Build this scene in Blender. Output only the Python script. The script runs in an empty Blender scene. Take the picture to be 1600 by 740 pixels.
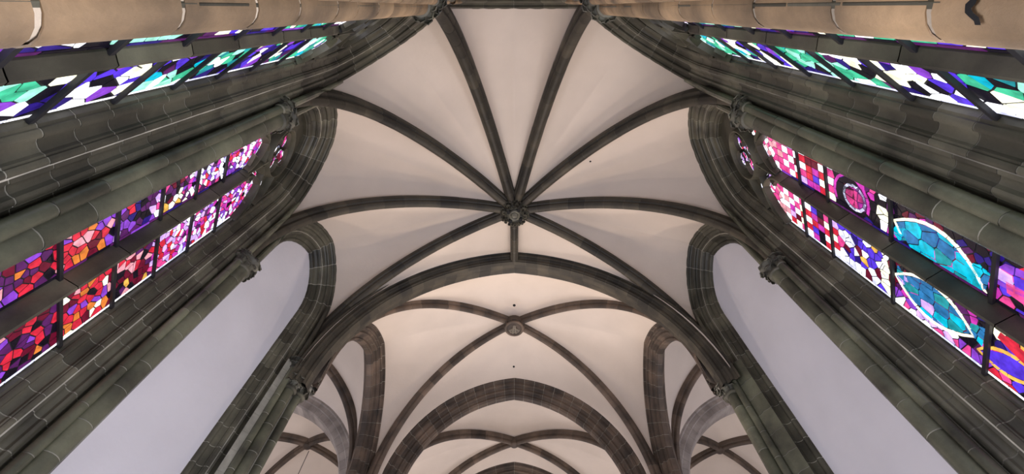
import bpy, bmesh, math, random
from mathutils.bvhtree import BVHTree
from mathutils import Vector
from math import sin, cos, pi, sqrt, acos, asin, atan2, radians

scn = bpy.context.scene
COL = scn.collection
rnd = random.Random(7)

# ------------------------------------------------------------------ camera
T = 0.48469                      # tilt of the view axis away from the zenith (about 27.8 degrees)
cd = bpy.data.cameras.new('camera')
cam = bpy.data.objects.new('camera', cd); COL.objects.link(cam)
cam.location = (0, 0, 0)
cam.rotation_euler = (pi - T, 0, 0)
cd.sensor_fit = 'HORIZONTAL'; cd.sensor_width = 36; cd.lens = 680 / 1600 * 36
cd.shift_x = -3.5 / 1600
cd.clip_start = 0.05; cd.clip_end = 200
scn.camera = cam

# ------------------------------------------------------------------ world, lamps, exposure
w = bpy.data.worlds.new('sky'); scn.world = w; w.use_nodes = True
w.node_tree.nodes['Background'].inputs[0].default_value = (0.62, 0.68, 0.85, 1)
w.node_tree.nodes['Background'].inputs[1].default_value = 0.25
vs = scn.view_settings
vs.view_transform = 'Standard'; vs.look = 'None'; vs.gamma = 1; vs.use_curve_mapping = False
vs.exposure = 0.0

def area(name, loc, target, sx, sy, power, col):
    l = bpy.data.lights.new(name, 'AREA'); l.shape = 'RECTANGLE'; l.size = sx; l.size_y = sy
    l.energy = power; l.color = col
    o = bpy.data.objects.new(name, l); COL.objects.link(o); o.location = loc
    o.rotation_euler = (Vector(target) - Vector(loc)).to_track_quat('-Z', 'Y').to_euler()
    return o
def spot(name, loc, target, power, col, size=radians(120), rad=0.12):
    l = bpy.data.lights.new(name, 'SPOT'); l.energy = power; l.color = col
    l.spot_size = size; l.spot_blend = 0.6; l.shadow_soft_size = rad
    o = bpy.data.objects.new(name, l); COL.objects.link(o); o.location = loc
    o.rotation_euler = (Vector(target) - Vector(loc)).to_track_quat('-Z', 'Y').to_euler()
    return o
WARM = (1.0, 0.83, 0.70); COOL = (0.80, 0.84, 1.0)
for sx in (-1, 1):
    # warm up-lighters standing on the capitals of the first nave piers
    spot('nave_uplight', (sx * 3.7, 14.2, 7.4), (-sx * 0.5, 4.5, 12.5), 470, WARM)
    spot('nave_floor_uplight', (sx * 3.0, 16.0, 1.0), (0, 4.0, 11.0), 1080, (1, .80, .62), radians(60))
    # warm up-lighter for the second nave bay, on the floor behind the arch
    spot('nave_uplight', (sx * 2.5, 17.6, 1.0), (0, 17.6, 13), 380, WARM, radians(95))
    spot('aisle_uplight', (sx * 9.6, 17.6, 1.0), (sx * 9.6, 17.6, 13), 520 if sx < 0 else 360, WARM if sx < 0 else (1, .85, .74), radians(100))
    # unseen fill lamp added by the outer aisle wall, in place of daylight
    area('aisle_window_light', (sx * 12.9, 11.4, 5.0), (sx * 6.0, 11.4, 9), 3.2, 6, 420, COOL)
area('west_window_light', (0, 24.0, 4.0), (0, 8, 8), 7, 6, 1050, (0.92, 0.88, 0.95))  # large fill lamp added out of view at the west end of the nave
area('choir_daylight', (0.5, 5.0, -1.3), (0, 4.0, 12), 6, 5, 40, (0.94, 0.92, 1.0))  # added fill lamp at floor level facing up, stands in for bounced light
# fill lamps added out of view, before the lower parts of the choir windows
for x, y, p in ((-5.25, 3.4, 195), (5.25, 3.4, 350), (-3.1, 0.75, 110), (3.1, 0.75, 150)):
    area('choir_window_light', (x, y, 0.9), (-x * .9, y + 2.2, 3.0), 1.8, 2.4, p * 1.15, (0.84, 0.86, 1.0))

# ------------------------------------------------------------------ materials
def srgb(r, g, b):
    f = lambda c: (c / 12.92) if c <= 0.04045 else ((c + 0.055) / 1.055) ** 2.4
    return (f(r / 255), f(g / 255), f(b / 255), 1)
def mat(name):
    m = bpy.data.materials.new(name); m.use_nodes = True
    nt = m.node_tree; return m, nt, nt.nodes['Principled BSDF']
def stone(name, base, var=0.35, tint=(1, 1, 1), rough=0.62, bump=0.35, scale=1.0, lo=0.62, hi=1.50):
    m, nt, b = mat(name); N = nt.nodes; L = nt.links
    geo = N.new('ShaderNodeNewGeometry'); oi = N.new('ShaderNodeObjectInfo')
    n1 = N.new('ShaderNodeTexNoise'); n1.inputs['Scale'].default_value = 1.6 * scale; n1.inputs['Detail'].default_value = 6
    n2 = N.new('ShaderNodeTexNoise'); n2.inputs['Scale'].default_value = 26 * scale; n2.inputs['Detail'].default_value = 8; n2.inputs['Roughness'].default_value = 0.7
    L.new(geo.outputs['Position'], n1.inputs['Vector']); L.new(geo.outputs['Position'], n2.inputs['Vector'])
    r1 = N.new('ShaderNodeValToRGB')
    d = tuple(c * (1 - var * 0.9) for c in base[:3]); l = tuple(c * (1 + var * 1.1) * t for c, t in zip(base[:3], tint))
    r1.color_ramp.elements[0].position = 0.3; r1.color_ramp.elements[0].color = (*d, 1)
    r1.color_ramp.elements[1].position = 0.72; r1.color_ramp.elements[1].color = (*l, 1)
    L.new(n1.outputs['Fac'], r1.inputs['Fac'])
    mr = N.new('ShaderNodeMapRange'); mr.inputs['To Min'].default_value = lo; mr.inputs['To Max'].default_value = hi
    L.new(oi.outputs['Random'], mr.inputs['Value'])
    mg = N.new('ShaderNodeMapRange'); mg.inputs['To Min'].default_value = 0.78; mg.inputs['To Max'].default_value = 1.22
    L.new(n2.outputs['Fac'], mg.inputs['Value'])
    mm = N.new('ShaderNodeMath'); mm.operation = 'MULTIPLY'; L.new(mr.outputs[0], mm.inputs[0]); L.new(mg.outputs[0], mm.inputs[1])
    vm = N.new('ShaderNodeVectorMath'); vm.operation = 'SCALE'
    L.new(r1.outputs['Color'], vm.inputs[0]); L.new(mm.outputs[0], vm.inputs['Scale'])
    L.new(vm.outputs['Vector'], b.inputs['Base Color'])
    b.inputs['Roughness'].default_value = rough
    bp = N.new('ShaderNodeBump'); bp.inputs['Strength'].default_value = bump; bp.inputs['Distance'].default_value = 0.01
    L.new(n2.outputs['Fac'], bp.inputs['Height']); L.new(bp.outputs['Normal'], b.inputs['Normal'])
    return m
def plaster(name, base):
    m, nt, b = mat(name); N = nt.nodes; L = nt.links
    geo = N.new('ShaderNodeNewGeometry')
    n1 = N.new('ShaderNodeTexNoise'); n1.inputs['Scale'].default_value = 0.55; n1.inputs['Detail'].default_value = 5
    L.new(geo.outputs['Position'], n1.inputs['Vector'])
    r = N.new('ShaderNodeValToRGB')
    r.color_ramp.elements[0].position = 0.3; r.color_ramp.elements[0].color = (*[c * 0.90 for c in base[:3]], 1)
    r.color_ramp.elements[1].position = 0.7; r.color_ramp.elements[1].color = (*[min(1, c * 1.03) for c in base[:3]], 1)
    L.new(n1.outputs['Fac'], r.inputs['Fac']); L.new(r.outputs['Color'], b.inputs['Base Color'])
    b.inputs['Roughness'].default_value = 0.9
    n2 = N.new('ShaderNodeTexNoise'); n2.inputs['Scale'].default_value = 9; n2.inputs['Detail'].default_value = 6
    L.new(geo.outputs['Position'], n2.inputs['Vector'])
    bp = N.new('ShaderNodeBump'); bp.inputs['Strength'].default_value = 0.25; bp.inputs['Distance'].default_value = 0.02
    L.new(n2.outputs['Fac'], bp.inputs['Height']); L.new(bp.outputs['Normal'], b.inputs['Normal'])
    return m
M_DARK = stone('dark_sandstone', (0.078, 0.073, 0.054), 0.6, (1, 1.0, 0.92), 0.44)
M_SHAFT = stone('shaft_sandstone', (0.094, 0.092, 0.068), 0.6, (1.0, 1.03, 0.9), 0.27)
M_RIB = stone('rib_sandstone', (0.045, 0.039, 0.028), 0.5, (1.05, 1, 0.9), 0.6)
M_NEAR = stone('weathered_buff_stone', (0.26, 0.19, 0.12), 0.75, (1.1, 1, 0.85), 0.55, 0.6, lo=.8, hi=1.2)
M_BROWN = stone('brown_sandstone', (0.085, 0.065, 0.050), 0.55, (1.1, 1, 0.9), 0.65)
M_GREYST = stone('pale_grey_stone', (0.33, 0.285, 0.25), 0.35, (1, 1, 1), 0.75, lo=.88, hi=1.14)
M_CARVE = stone('carved_stone', (0.085, 0.080, 0.062), 0.5, (1.1, 1.1, 1.0), 0.45, 0.5, 3)
M_MORTAR = stone('lime_mortar', (0.30, 0.285, 0.23), 0.25, (1, 1, 1), 0.85, 0.3, 2)
M_MORTNEAR = stone('pale_lime_mortar', (0.42, 0.35, 0.26), 0.3, (1, 1, 1), 0.85, 0.3, 2)
M_MORTLINE = stone('white_pointing', (0.36, 0.34, 0.28), 0.3, (1, 1, 1), 0.85, 0.3, 2)
M_MORTR = stone('rib_mortar', (0.085, 0.078, 0.062), 0.3, (1, 1, 1), 0.85, 0.3, 2)
M_MORTD = stone('dark_mortar', (0.21, 0.20, 0.16), 0.3, (1, 1, 1), 0.85, 0.3, 2)
M_WEB = plaster('vault_plaster', (0.765, 0.655, 0.55))
M_WHITE = plaster('wall_plaster', (0.81, 0.785, 0.815))
M_FLOOR = stone('floor_stone', (0.36, 0.33, 0.29), 0.3, (1, 1, 1), 0.6)
m, nt, b = mat('lead_and_iron'); b.inputs['Base Color'].default_value = (0.012, 0.012, 0.016, 1); b.inputs['Roughness'].default_value = 0.55
M_LEAD = m
m, nt, b = mat('dark_hole'); b.inputs['Base Color'].default_value = (0.01, 0.01, 0.01, 1); b.inputs['Roughness'].default_value = 0.9
M_HOLE = m
_gl = {}
def glass(col, s):
    k = (tuple(round(c, 3) for c in col), s)
    if k in _gl: return _gl[k]
    m, nt, b = mat('stained_glass_lit'); N = nt.nodes; L = nt.links
    b.inputs['Base Color'].default_value = (*[c * 0.25 for c in col], 1); b.inputs['Roughness'].default_value = 0.2
    geo = N.new('ShaderNodeNewGeometry'); n1 = N.new('ShaderNodeTexNoise')
    n1.inputs['Scale'].default_value = 9; n1.inputs['Detail'].default_value = 3
    L.new(geo.outputs['Position'], n1.inputs['Vector'])
    oi = N.new('ShaderNodeObjectInfo')
    mr = N.new('ShaderNodeMapRange'); mr.inputs['From Min'].default_value = 0.3; mr.inputs['From Max'].default_value = 0.7
    mr.inputs['To Min'].default_value = s * 0.6; mr.inputs['To Max'].default_value = s * 1.35
    L.new(n1.outputs['Fac'], mr.inputs['Value'])
    b.inputs['Emission Color'].default_value = (*col, 1)
    L.new(mr.outputs[0], b.inputs['Emission Strength'])
    _gl[k] = m
    return m

# ------------------------------------------------------------------ object helpers
def setp(o, label=None, cat=None, group=None, kind=None):
    if label: o['label'] = label
    if cat: o['category'] = cat
    if group: o['group'] = group
    if kind: o['kind'] = kind
    return o
def empty(name, loc=(0, 0, 0), **k):
    o = bpy.data.objects.new(name, None); COL.objects.link(o); o.location = loc; o.empty_display_size = 0.3
    return setp(o, **k)
def mesh(name, vs_, fs, mt, parent=None, smooth=0.6, mats=None, fm=None, **k):
    me = bpy.data.meshes.new(name)
    off = Vector((0, 0, 0))
    if parent is not None:
        p = parent
        while p is not None: off += p.location; p = p.parent
    me.from_pydata([tuple(Vector(v) - off) for v in vs_], [], fs)
    if mats:
        for q in mats: me.materials.append(q)
        me.polygons.foreach_set('material_index', fm)
    else: me.materials.append(mt)
    if smooth:
        me.shade_smooth(); me.set_sharp_from_angle(angle=smooth)
    o = bpy.data.objects.new(name, me); COL.objects.link(o)
    if parent is not None: o.parent = parent
    return setp(o, **k)
def strip(rows, closed=False):
    """grid of rows -> verts, faces"""
    n = len(rows[0]); V = [v for r in rows for v in r]; F = []
    for i in range(len(rows) - 1):
        for j in range(n if closed else n - 1):
            a = i * n + j; b = i * n + (j + 1) % n
            F.append((a, b, b + n, a + n))
    return V, F
def pnorm(prof, flip=1):
    """push direction of every point of an open 2D profile"""
    out = []
    for i in range(len(prof)):
        a = prof[max(0, i - 1)]; b = prof[min(len(prof) - 1, i + 1)]
        dx, dy = b[0] - a[0], b[1] - a[1]; l = sqrt(dx * dx + dy * dy) or 1
        out.append((-dy / l * flip, dx / l * flip))
    return out
def sweep(name, stone_name, pos, prof, joints, mt, mortar, parent, segf, flip=1, gap=0.007, rec=0.003, close_ends=False, **k):
    """a mortar core with the single stones of it as children; pos(a, b, t) places profile point (a, b) at path parameter t"""
    nr = pnorm(prof, flip)
    deep = [(p[0] + n[0] * rec, p[1] + n[1] * rec) for p, n in zip(prof, nr)]
    ts = []
    for i in range(len(joints) - 1):
        s = segf(joints[i], joints[i + 1]); ts += [joints[i] + (joints[i + 1] - joints[i]) * q / s for q in range(s)]
    ts.append(joints[-1])
    V, F = strip([[pos(a, b, t) for a, b in deep] for t in ts])
    core = mesh(name, V, F, mortar, parent, **k)
    deeper = [(p[0] + n[0] * rec * 1.8, p[1] + n[1] * rec * 1.8) for p, n in zip(prof, nr)]
    for i in range(len(joints) - 1):
        t0, t1 = joints[i], joints[i + 1]; s = segf(t0, t1)
        g = min(gap, (t1 - t0) * 0.2)
        tt = [t0 + g + (t1 - t0 - 2 * g) * q / s for q in range(s + 1)]
        jit = rnd.uniform(0, 0.004)
        pr = [(p[0] - n[0] * jit, p[1] - n[1] * jit) for p, n in zip(prof, nr)]
        rows = [[pos(a, b, tt[0]) for a, b in deeper]] + [[pos(a, b, t) for a, b in pr] for t in tt] + [[pos(a, b, tt[-1]) for a, b in deeper]]
        V, F = strip(rows)
        mesh(stone_name, V, F, mt, core)
    return core
def tube(pts, r, n=8):
    rows = []
    for i, p in enumerate(pts):
        p = Vector(p); d = (Vector(pts[min(i + 1, len(pts) - 1)]) - Vector(pts[max(i - 1, 0)])).normalized()
        u = d.cross(Vector((0, 0, 1)));
        if u.length < 0.1: u = d.cross(Vector((1, 0, 0)))
        u.normalize(); v = d.cross(u)
        rr = r[i] if isinstance(r, (list, tuple)) else r
        rows.append([p + (u * cos(2 * pi * k / n) + v * sin(2 * pi * k / n)) * rr for k in range(n)])
    V, F = strip(rows, True); F.append(tuple(range(n))); F.append(tuple(range(len(V) - n, len(V))))
    return V, F
class MB:
    def __init__(s): s.V = []; s.F = []
    def add(s, vf):
        o = len(s.V); s.V += [Vector(v) for v in vf[0]]; s.F += [tuple(i + o for i in f) for f in vf[1]]; return s
def box(c, sx, sy, sz, ux=Vector((1, 0, 0)), uy=Vector((0, 1, 0)), uz=Vector((0, 0, 1))):
    c = Vector(c); V = [c + ux * (sx * a) + uy * (sy * b_) + uz * (sz * c_) for a in (-.5, .5) for b_ in (-.5, .5) for c_ in (-.5, .5)]
    return V, [(0, 1, 3, 2), (4, 6, 7, 5), (0, 4, 5, 1), (2, 3, 7, 6), (0, 2, 6, 4), (1, 5, 7, 3)]
def lathe(c, prof, n=16, ax=Vector((0, 0, 1)), wob=None):
    c = Vector(c); u = ax.orthogonal().normalized(); v = ax.cross(u)
    rows = [[c + ax * z + (u * cos(2 * pi * k / n) + v * sin(2 * pi * k / n)) * (r * (wob(k, z) if wob else 1)) for k in range(n)] for r, z in prof]
    V, F = strip(rows, True); F.append(tuple(range(n))); F.append(tuple(range(len(V) - n, len(V))))
    return V, F
ZUP = Vector((0, 0, 1))
FL = -1.6   # floor level (the camera is at eye height 0)

# ------------------------------------------------------------------ plan of the building (metres)
PL = {'A': (-1.449, .074), 'B': (-4.207, 1.700), 'C': (-5.742, 4.832), 'D': (-5.424, 8.098)}
PR = {'A': (1.428, .074), 'B': (4.176, 1.666), 'C': (5.572, 4.912), 'D': (5.298, 8.262)}
KEY = Vector((0.01, 5.92, 0))
def V2(p): return Vector((p[0], p[1], 0))

# ------------------------------------------------------------------ pointed arches
class Bay:
    """wall between plan points P and Q: s along it, z up, d outwards"""
    def __init__(s, P, Q, inside=(0, 5.9), w=None, e=0.54, zs=9.9, z0=FL, sm=0):
        s.P = V2(P); s.Q = V2(Q); s.L = (s.Q - s.P).length; s.M = (s.P + s.Q) / 2
        s.u = (s.Q - s.P).normalized(); n = Vector((-s.u.y, s.u.x, 0))
        if n.dot(s.P - V2(inside)) < 0: n = -n
        s.n = n; s.w = w if w else s.L / 2 - 0.65; s.e = e; s.zs = zs; s.R = s.w + e; s.z0 = z0
        s.Lj = zs - z0; s.La = s.R * acos(e / s.R); s.T = s.Lj + s.La; s.M = s.M + s.u * sm
    def at(s, a, z, d): return s.M + s.u * a + s.n * d + ZUP * z
    def path(s, side):
        def pos(o, d, t):
            if t <= s.Lj: return s.at(side * (s.w + o), s.z0 + t, d)
            f = (t - s.Lj) / s.La; R = s.R + o; th = f * acos(min(1, s.e / R))
            return s.at(side * (-s.e + R * cos(th)), s.zs + R * sin(th), d)
        return pos
    def edge(s, o, z):
        """half width of the curve at offset o and height z"""
        if z <= s.zs: return s.w + o
        R = s.R + o; q = R * R - (z - s.zs) ** 2
        return max(0.0, -s.e + sqrt(max(q, s.e * s.e)))
    def apex(s, o): return s.zs + sqrt((s.R + o) ** 2 - s.e ** 2)
    def joints(s, step, t0=0.0, off=0.0, nj=None):
        J = [t0]; t = t0 + step * (1 - off) if off else t0 + step
        while t < s.Lj - step * 0.45: J.append(t); t += step * rnd.uniform(0.85, 1.15)
        if s.Lj > t0 + 0.1: J.append(s.Lj)
        k = nj or max(3, round(s.La / step * 0.9))
        J += [s.Lj + s.La * q / k for q in range(1, k + 1)]
        return J
    def segf(s, n=2):
        return lambda a, b: 1 if b <= s.Lj + 1e-6 else n

# window and blind-arch jamb profile: (offset outwards from the opening, depth behind the wall face)
def arc_pts(cx, cy, r, a0, a1, n): return [(cx + r * cos(radians(a0 + (a1 - a0) * i / n)), cy + r * sin(radians(a0 + (a1 - a0) * i / n))) for i in range(n + 1)]
def mould(p0, p1, parts, air=1, n=5):
    """chain of ('f' fillet, 'r' roll, 'h' hollow) elements along the chord p0-p1; air = side of the chord facing the room"""
    L = sqrt((p1[0] - p0[0]) ** 2 + (p1[1] - p0[1]) ** 2); ux, uy = (p1[0] - p0[0]) / L, (p1[1] - p0[1]) / L
    nx, ny = uy * air, -ux * air; tot = sum(w_ for _, w_ in parts); a = 0; out = [p0]
    for k, w_ in parts:
        l = w_ / tot * L
        if k == 'f': q = [(a + l, 0)]
        elif k == 's': q = [(a + l * .02, -.03), (a + l * .98, -.03), (a + l, 0)]
        else:
            sg = .8 if k == 'r' else -.62
            q = [(a + l / 2 - cos(pi * i / n) * l / 2 * (1.12 if k == 'r' and 0 < i < n else 1), sg * sin(pi * i / n) * l / 2) for i in range(1, n + 1)]
        out += [(p0[0] + ux * x + nx * y, p0[1] + uy * x + ny * y) for x, y in q]; a += l
    return out
INNER = [(0.0, 0.70)] + mould((0, .60), (.244, .345), [('f', .03), ('r', .08), ('h', .15), ('f', .02), ('r', .07)], 1)
OUTER = mould((.256, .332), (.62, .045), [('f', .05), ('h', .14), ('r', .09), ('f', .03), ('h', .13), ('r', .07), ('f', .04)], 1)

def frame(b, root, mt, mtj, tall=0.42, name='jamb_frame', z0=None, arches=None):
    t0 = 0 if z0 is None else z0 - b.z0
    for side in (-1, 1):
        sweep('inner_moulding', 'moulded_stone', b.path(side), INNER, b.joints(tall, t0), mt, mtj, root, b.segf(2), flip=1)
        J0 = [t0] + [b.Lj * q / 3 for q in range(1, 3) if b.Lj * q / 3 > t0] + [b.Lj + b.La * q / 10 for q in range(11)]
        ps = b.path(side); V, F = strip([[ps(o, d, t) for o, d in ((.243, .350), (.243, .341), (.257, .329), (.257, .338))] for t in J0])
        mesh('mortar_line', V, F, M_MORTLINE, root, smooth=0)
        sweep('outer_moulding', 'moulded_stone', b.path(side), OUTER, b.joints(tall, t0, 0.5), mt, mtj, root, b.segf(2), flip=1)

# ------------------------------------------------------------------ stained glass
def clip(poly, nx, ny, c):
    out = []
    for i in range(len(poly)):
        a = poly[i]; b_ = poly[(i + 1) % len(poly)]
        da = a[0] * nx + a[1] * ny - c; db = b_[0] * nx + b_[1] * ny - c
        if da <= 0: out.append(a)
        if (da < 0) != (db < 0) and da != db:
            t = da / (da - db); out.append((a[0] + (b_[0] - a[0]) * t, a[1] + (b_[1] - a[1]) * t))
    return out
def shrink(poly, g):
    n = len(poly)
    ar = sum(poly[i][0] * poly[(i + 1) % n][1] - poly[(i + 1) % n][0] * poly[i][1] for i in range(n)) / 2
    sg = 1 if ar > 0 else -1; out = poly
    for i in range(n):
        a = poly[i]; b_ = poly[(i + 1) % n]; dx, dy = b_[0] - a[0], b_[1] - a[1]; l = sqrt(dx * dx + dy * dy)
        if l < 1e-5: continue
        nx, ny = dy / l * sg, -dx / l * sg
        out = clip(out, nx, ny, nx * a[0] + ny * a[1] - g)
        if len(out) < 3: return []
    return out
def parea(p): return abs(sum(p[i][0] * p[(i + 1) % len(p)][1] - p[(i + 1) % len(p)][0] * p[i][1] for i in range(len(p))) / 2)
def voronoi(poly, seeds, rng, ax=1.0):
    res = []
    for i, s in enumerate(seeds):
        q = poly
        near = sorted(((t[0] - s[0]) ** 2 + (t[1] - s[1]) ** 2, j) for j, t in enumerate(seeds) if j != i and abs(t[0] - s[0]) < rng and abs(t[1] - s[1]) < rng)[:14]
        for _, j in near:
            t = seeds[j]; nx, ny = t[0] - s[0], t[1] - s[1]
            q = clip(q, nx, ny, nx * (s[0] + t[0]) / 2 + ny * (s[1] + t[1]) / 2)
            if len(q) < 3: break
        if len(q) >= 3: res.append((s, q))
    return res
def lancet(c, hw, z0, zs, e, n=7):
    R = hw + e; p = [(c - hw, z0), (c + hw, z0)]
    am = acos(e / R)
    for i in range(n + 1): a = am * i / n; p.append((c - e + R * cos(a), zs + R * sin(a)))
    for i in range(n - 1, -1, -1): a = am * i / n; p.append((c + e - R * cos(a), zs + R * sin(a)))
    return p
def ell(cx, cy, a, b_, rot, n=14):
    cr, sr = cos(rot), sin(rot)
    return [(cx + a * cos(2 * pi * i / n) * cr - b_ * sin(2 * pi * i / n) * sr, cy + a * cos(2 * pi * i / n) * sr + b_ * sin(2 * pi * i / n) * cr) for i in range(n)]
def inside(poly, p):
    c = False; n = len(poly)
    for i in range(n):
        a, b_ = poly[i], poly[i - 1]
        if (a[1] > p[1]) != (b_[1] > p[1]) and p[0] < (b_[0] - a[0]) * (p[1] - a[1]) / (b_[1] - a[1]) + a[0]: c = not c
    return c

C = dict(
    white=((0.93, 0.93, 1.0), 1.8), pale=((0.72, 0.74, 1.0), 1.3), cream=((1.0, 0.97, 0.72), 1.5), blue=((0.13, 0.05, 0.95), 0.75),
    deep=((0.05, 0.02, 0.40), 0.40), violet=((0.36, 0.08, 0.85), 0.7), plum=((0.20, 0.03, 0.24), 0.4), black=((0.012, 0.008, 0.02), 0.5),
    green=((0.08, 0.75, 0.42), 0.75), mint=((0.42, 0.98, 0.80), 1.05), teal=((0.02, 0.42, 0.48), 0.7), cyan=((0.0, 0.62, 0.85), 0.9),
    sky=((0.03, 0.25, 0.60), 0.7), red=((0.90, 0.03, 0.07), 0.75), pink=((0.95, 0.08, 0.35), 0.9), rose=((1.0, 0.42, 0.50), 0.9),
    wine=((0.28, 0.01, 0.05), 0.45), orange=((1.0, 0.28, 0.05), 0.8), amber=((1.0, 0.55, 0.10), 0.95), magenta=((0.75, 0.05, 0.55), 0.8), lilac=((0.72, 0.45, 1.0), 1.1))
def pick(r, table):
    tot = sum(w_ for _, w_ in table); x = r.random() * tot
    for k_, w_ in table:
        x -= w_
        if x <= 0: return k_
    return table[-1][0]

def make_glass(b, root, lights, field, cell, seed, D, bars, motifs=(), grid=None, border='white'):
    """leaded lights: dark lead backing with single panes standing on it"""
    r = random.Random(seed); panes = []
    inn = -1    # towards the room
    for li, lp in enumerate(lights):
        V = [b.at(x, z, D) for x, z in lp]; V2_ = [b.at(x, z, D + 0.012) for x, z in lp]; n = len(lp)
        back = mesh('lead_backing', V + V2_, [tuple(range(n)), tuple(range(n, 2 * n))] + [(i, (i + 1) % n, (i + 1) % n + n, i + n) for i in range(n)], M_LEAD, root, smooth=0)
        bw = min(max(p[0] for p in lp) - min(p[0] for p in lp), 9)
        inner = shrink(lp, 0.045 if li < 2 else 0.014)
        # border panes
        tot = []
        for i in range(n):
            a, c_ = lp[i], lp[(i + 1) % n]; l = sqrt((a[0] - c_[0]) ** 2 + (a[1] - c_[1]) ** 2)
            if l < 0.02: continue
            k = max(1, round(l / 0.36)); ia, ic = inner_pt(a, lp, inner), inner_pt(c_, lp, inner)
            for q in range(k):
                f0, f1 = q / k, (q + 1) / k
                quad = [lerp(a, c_, f0), lerp(a, c_, f1), lerp(ia, ic, f1), lerp(ia, ic, f0)]
                quad = shrink(quad, 0.007)
                if len(quad) < 3: continue
                jam = li >= 2 or (li == 1 and a[0] > 1e-3 and i == 1) or a[1] > 8.4 or c_[1] > 8.44 and border == 'all'
                panes.append((quad, ('pale' if r.random() < .45 else 'white') if jam or border == 'all' else pick(r, [('plum', 3), ('black', 3), ('deep', 2), ('violet', 1)]), 0.006, back))
        xs = [p[0] for p in inner]; zs_ = [p[1] for p in inner]
        seeds = []
        z = min(zs_)
        while z < max(zs_):
            g = grid(z) if grid and li < 2 else None
            c_ = cell(z) if li < 2 else 0.085
            if g:
                x = min(xs) + g[0] / 2
                while x < max(xs): seeds.append((x, z + g[1] / 2)); x += g[0]
                z += g[1]
            else:
                x = min(xs) + r.random() * c_
                while x < max(xs): seeds.append((x + r.uniform(-.48, .48) * c_, z + r.uniform(-.48, .48) * c_)); x += c_ * r.uniform(0.7, 1.9)
                z += c_
        for s_, q in voronoi(inner, seeds, 0.9):
            q = shrink(q, 0.009)
            if len(q) >= 3 and parea(q) > 0.0004: panes.append((q, field(s_[0], s_[1], r, li), 0.006, back))
        for mi, (ml, mp, mcell, mf, bord) in enumerate(motifs):
            if ml != li: continue
            if bord:
                grow = shrink(mp, -0.05) or mp
                cx = sum(p[0] for p in mp) / len(mp); cy = sum(p[1] for p in mp) / len(mp)
                outer = [(cx + (p[0] - cx) * 1.0 + (p[0] - cx) / sqrt((p[0] - cx) ** 2 + (p[1] - cy) ** 2) * 0.06, p[1] + (p[1] - cy) / sqrt((p[0] - cx) ** 2 + (p[1] - cy) ** 2) * 0.06) for p in mp]
                m_ = len(mp)
                for i in range(m_):
                    quad = shrink([outer[i], outer[(i + 1) % m_], mp[(i + 1) % m_], mp[i]], 0.005)
                    if len(quad) >= 3 and all(inside(inner, p) for p in quad): panes.append((quad, bord, 0.012, back))
            bx = [p[0] for p in mp]; bz = [p[1] for p in mp]; sd = []
            z = min(bz)
            while z < max(bz):
                x = min(bx)
                while x < max(bx):
                    sd.append((x + r.uniform(-.3, .3) * mcell, z + r.uniform(-.3, .3) * mcell)); x += mcell
                z += mcell * 1.5
            mp2 = mp
            for i in range(len(inner)):      # keep the motif inside the light
                a, c_ = inner[i], inner[(i + 1) % len(inner)]; dx, dy = c_[0] - a[0], c_[1] - a[1]; l = sqrt(dx * dx + dy * dy)
                if l > 1e-4: mp2 = clip(mp2, dy / l, -dx / l, (dy * a[0] - dx * a[1]) / l)
            if len(mp2) < 3: continue
            for s_, q in voronoi(mp2, sd, 0.9):
                q = shrink(q, 0.009)
                if len(q) >= 3 and parea(q) > 0.0003: panes.append((q, mf(s_[0], s_[1], r), 0.012, back))
    panes.sort(key=lambda p: -parea(p[0]) * (1.0 if p[0][0][1] > 2.6 else 0.1))
    def prism(q, h):
        n = len(q)
        V = [b.at(x, z, D - 0.001) for x, z in q] + [b.at(x, z, D - h) for x, z in q]
        return V, [tuple(range(n, 2 * n))] + [(i, (i + 1) % n, (i + 1) % n + n, i + n) for i in range(n)]
    for q, k, h, back in panes[:300]:
        V, F = prism(q, h); mesh('pane', V, F, glass(*C[k]), back, smooth=0)
    rest = {}
    for q, k, h, back in panes[300:]: rest.setdefault(back.name, (back, []))[1].append((q, k, h))
    for nm, (back, lst) in rest.items():
        mb = MB(); ks = sorted(set(k for _, k, _ in lst)); fm = []
        for q, k, h in lst:
            V, F = prism(q, h); mb.add((V, F)); fm += [ks.index(k)] * len(F)
        mesh('small_panes', mb.V, mb.F, None, back, smooth=0, mats=[glass(*C[k]) for k in ks], fm=fm, kind='stuff')
    for z, th in bars:
        for lp in lights[:2]:
            x0 = min(p[0] for p in lp); x1 = max(p[0] for p in lp)
            V, F = box(b.at((x0 + x1) / 2, z, D - 0.035), x1 - x0 + 0.04, 0.035, th, b.u, b.n, ZUP)
            mesh('saddle_bar', V, F, M_LEAD, root, smooth=0)
def lerp(a, c, f): return (a[0] + (c[0] - a[0]) * f, a[1] + (c[1] - a[1]) * f)
def inner_pt(p, outer, inner):
    cx = (min(q[0] for q in outer) + max(q[0] for q in outer)) / 2
    best = min(inner, key=lambda q: (q[0] - p[0]) ** 2 + (q[1] - p[1]) ** 2)
    return best

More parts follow.
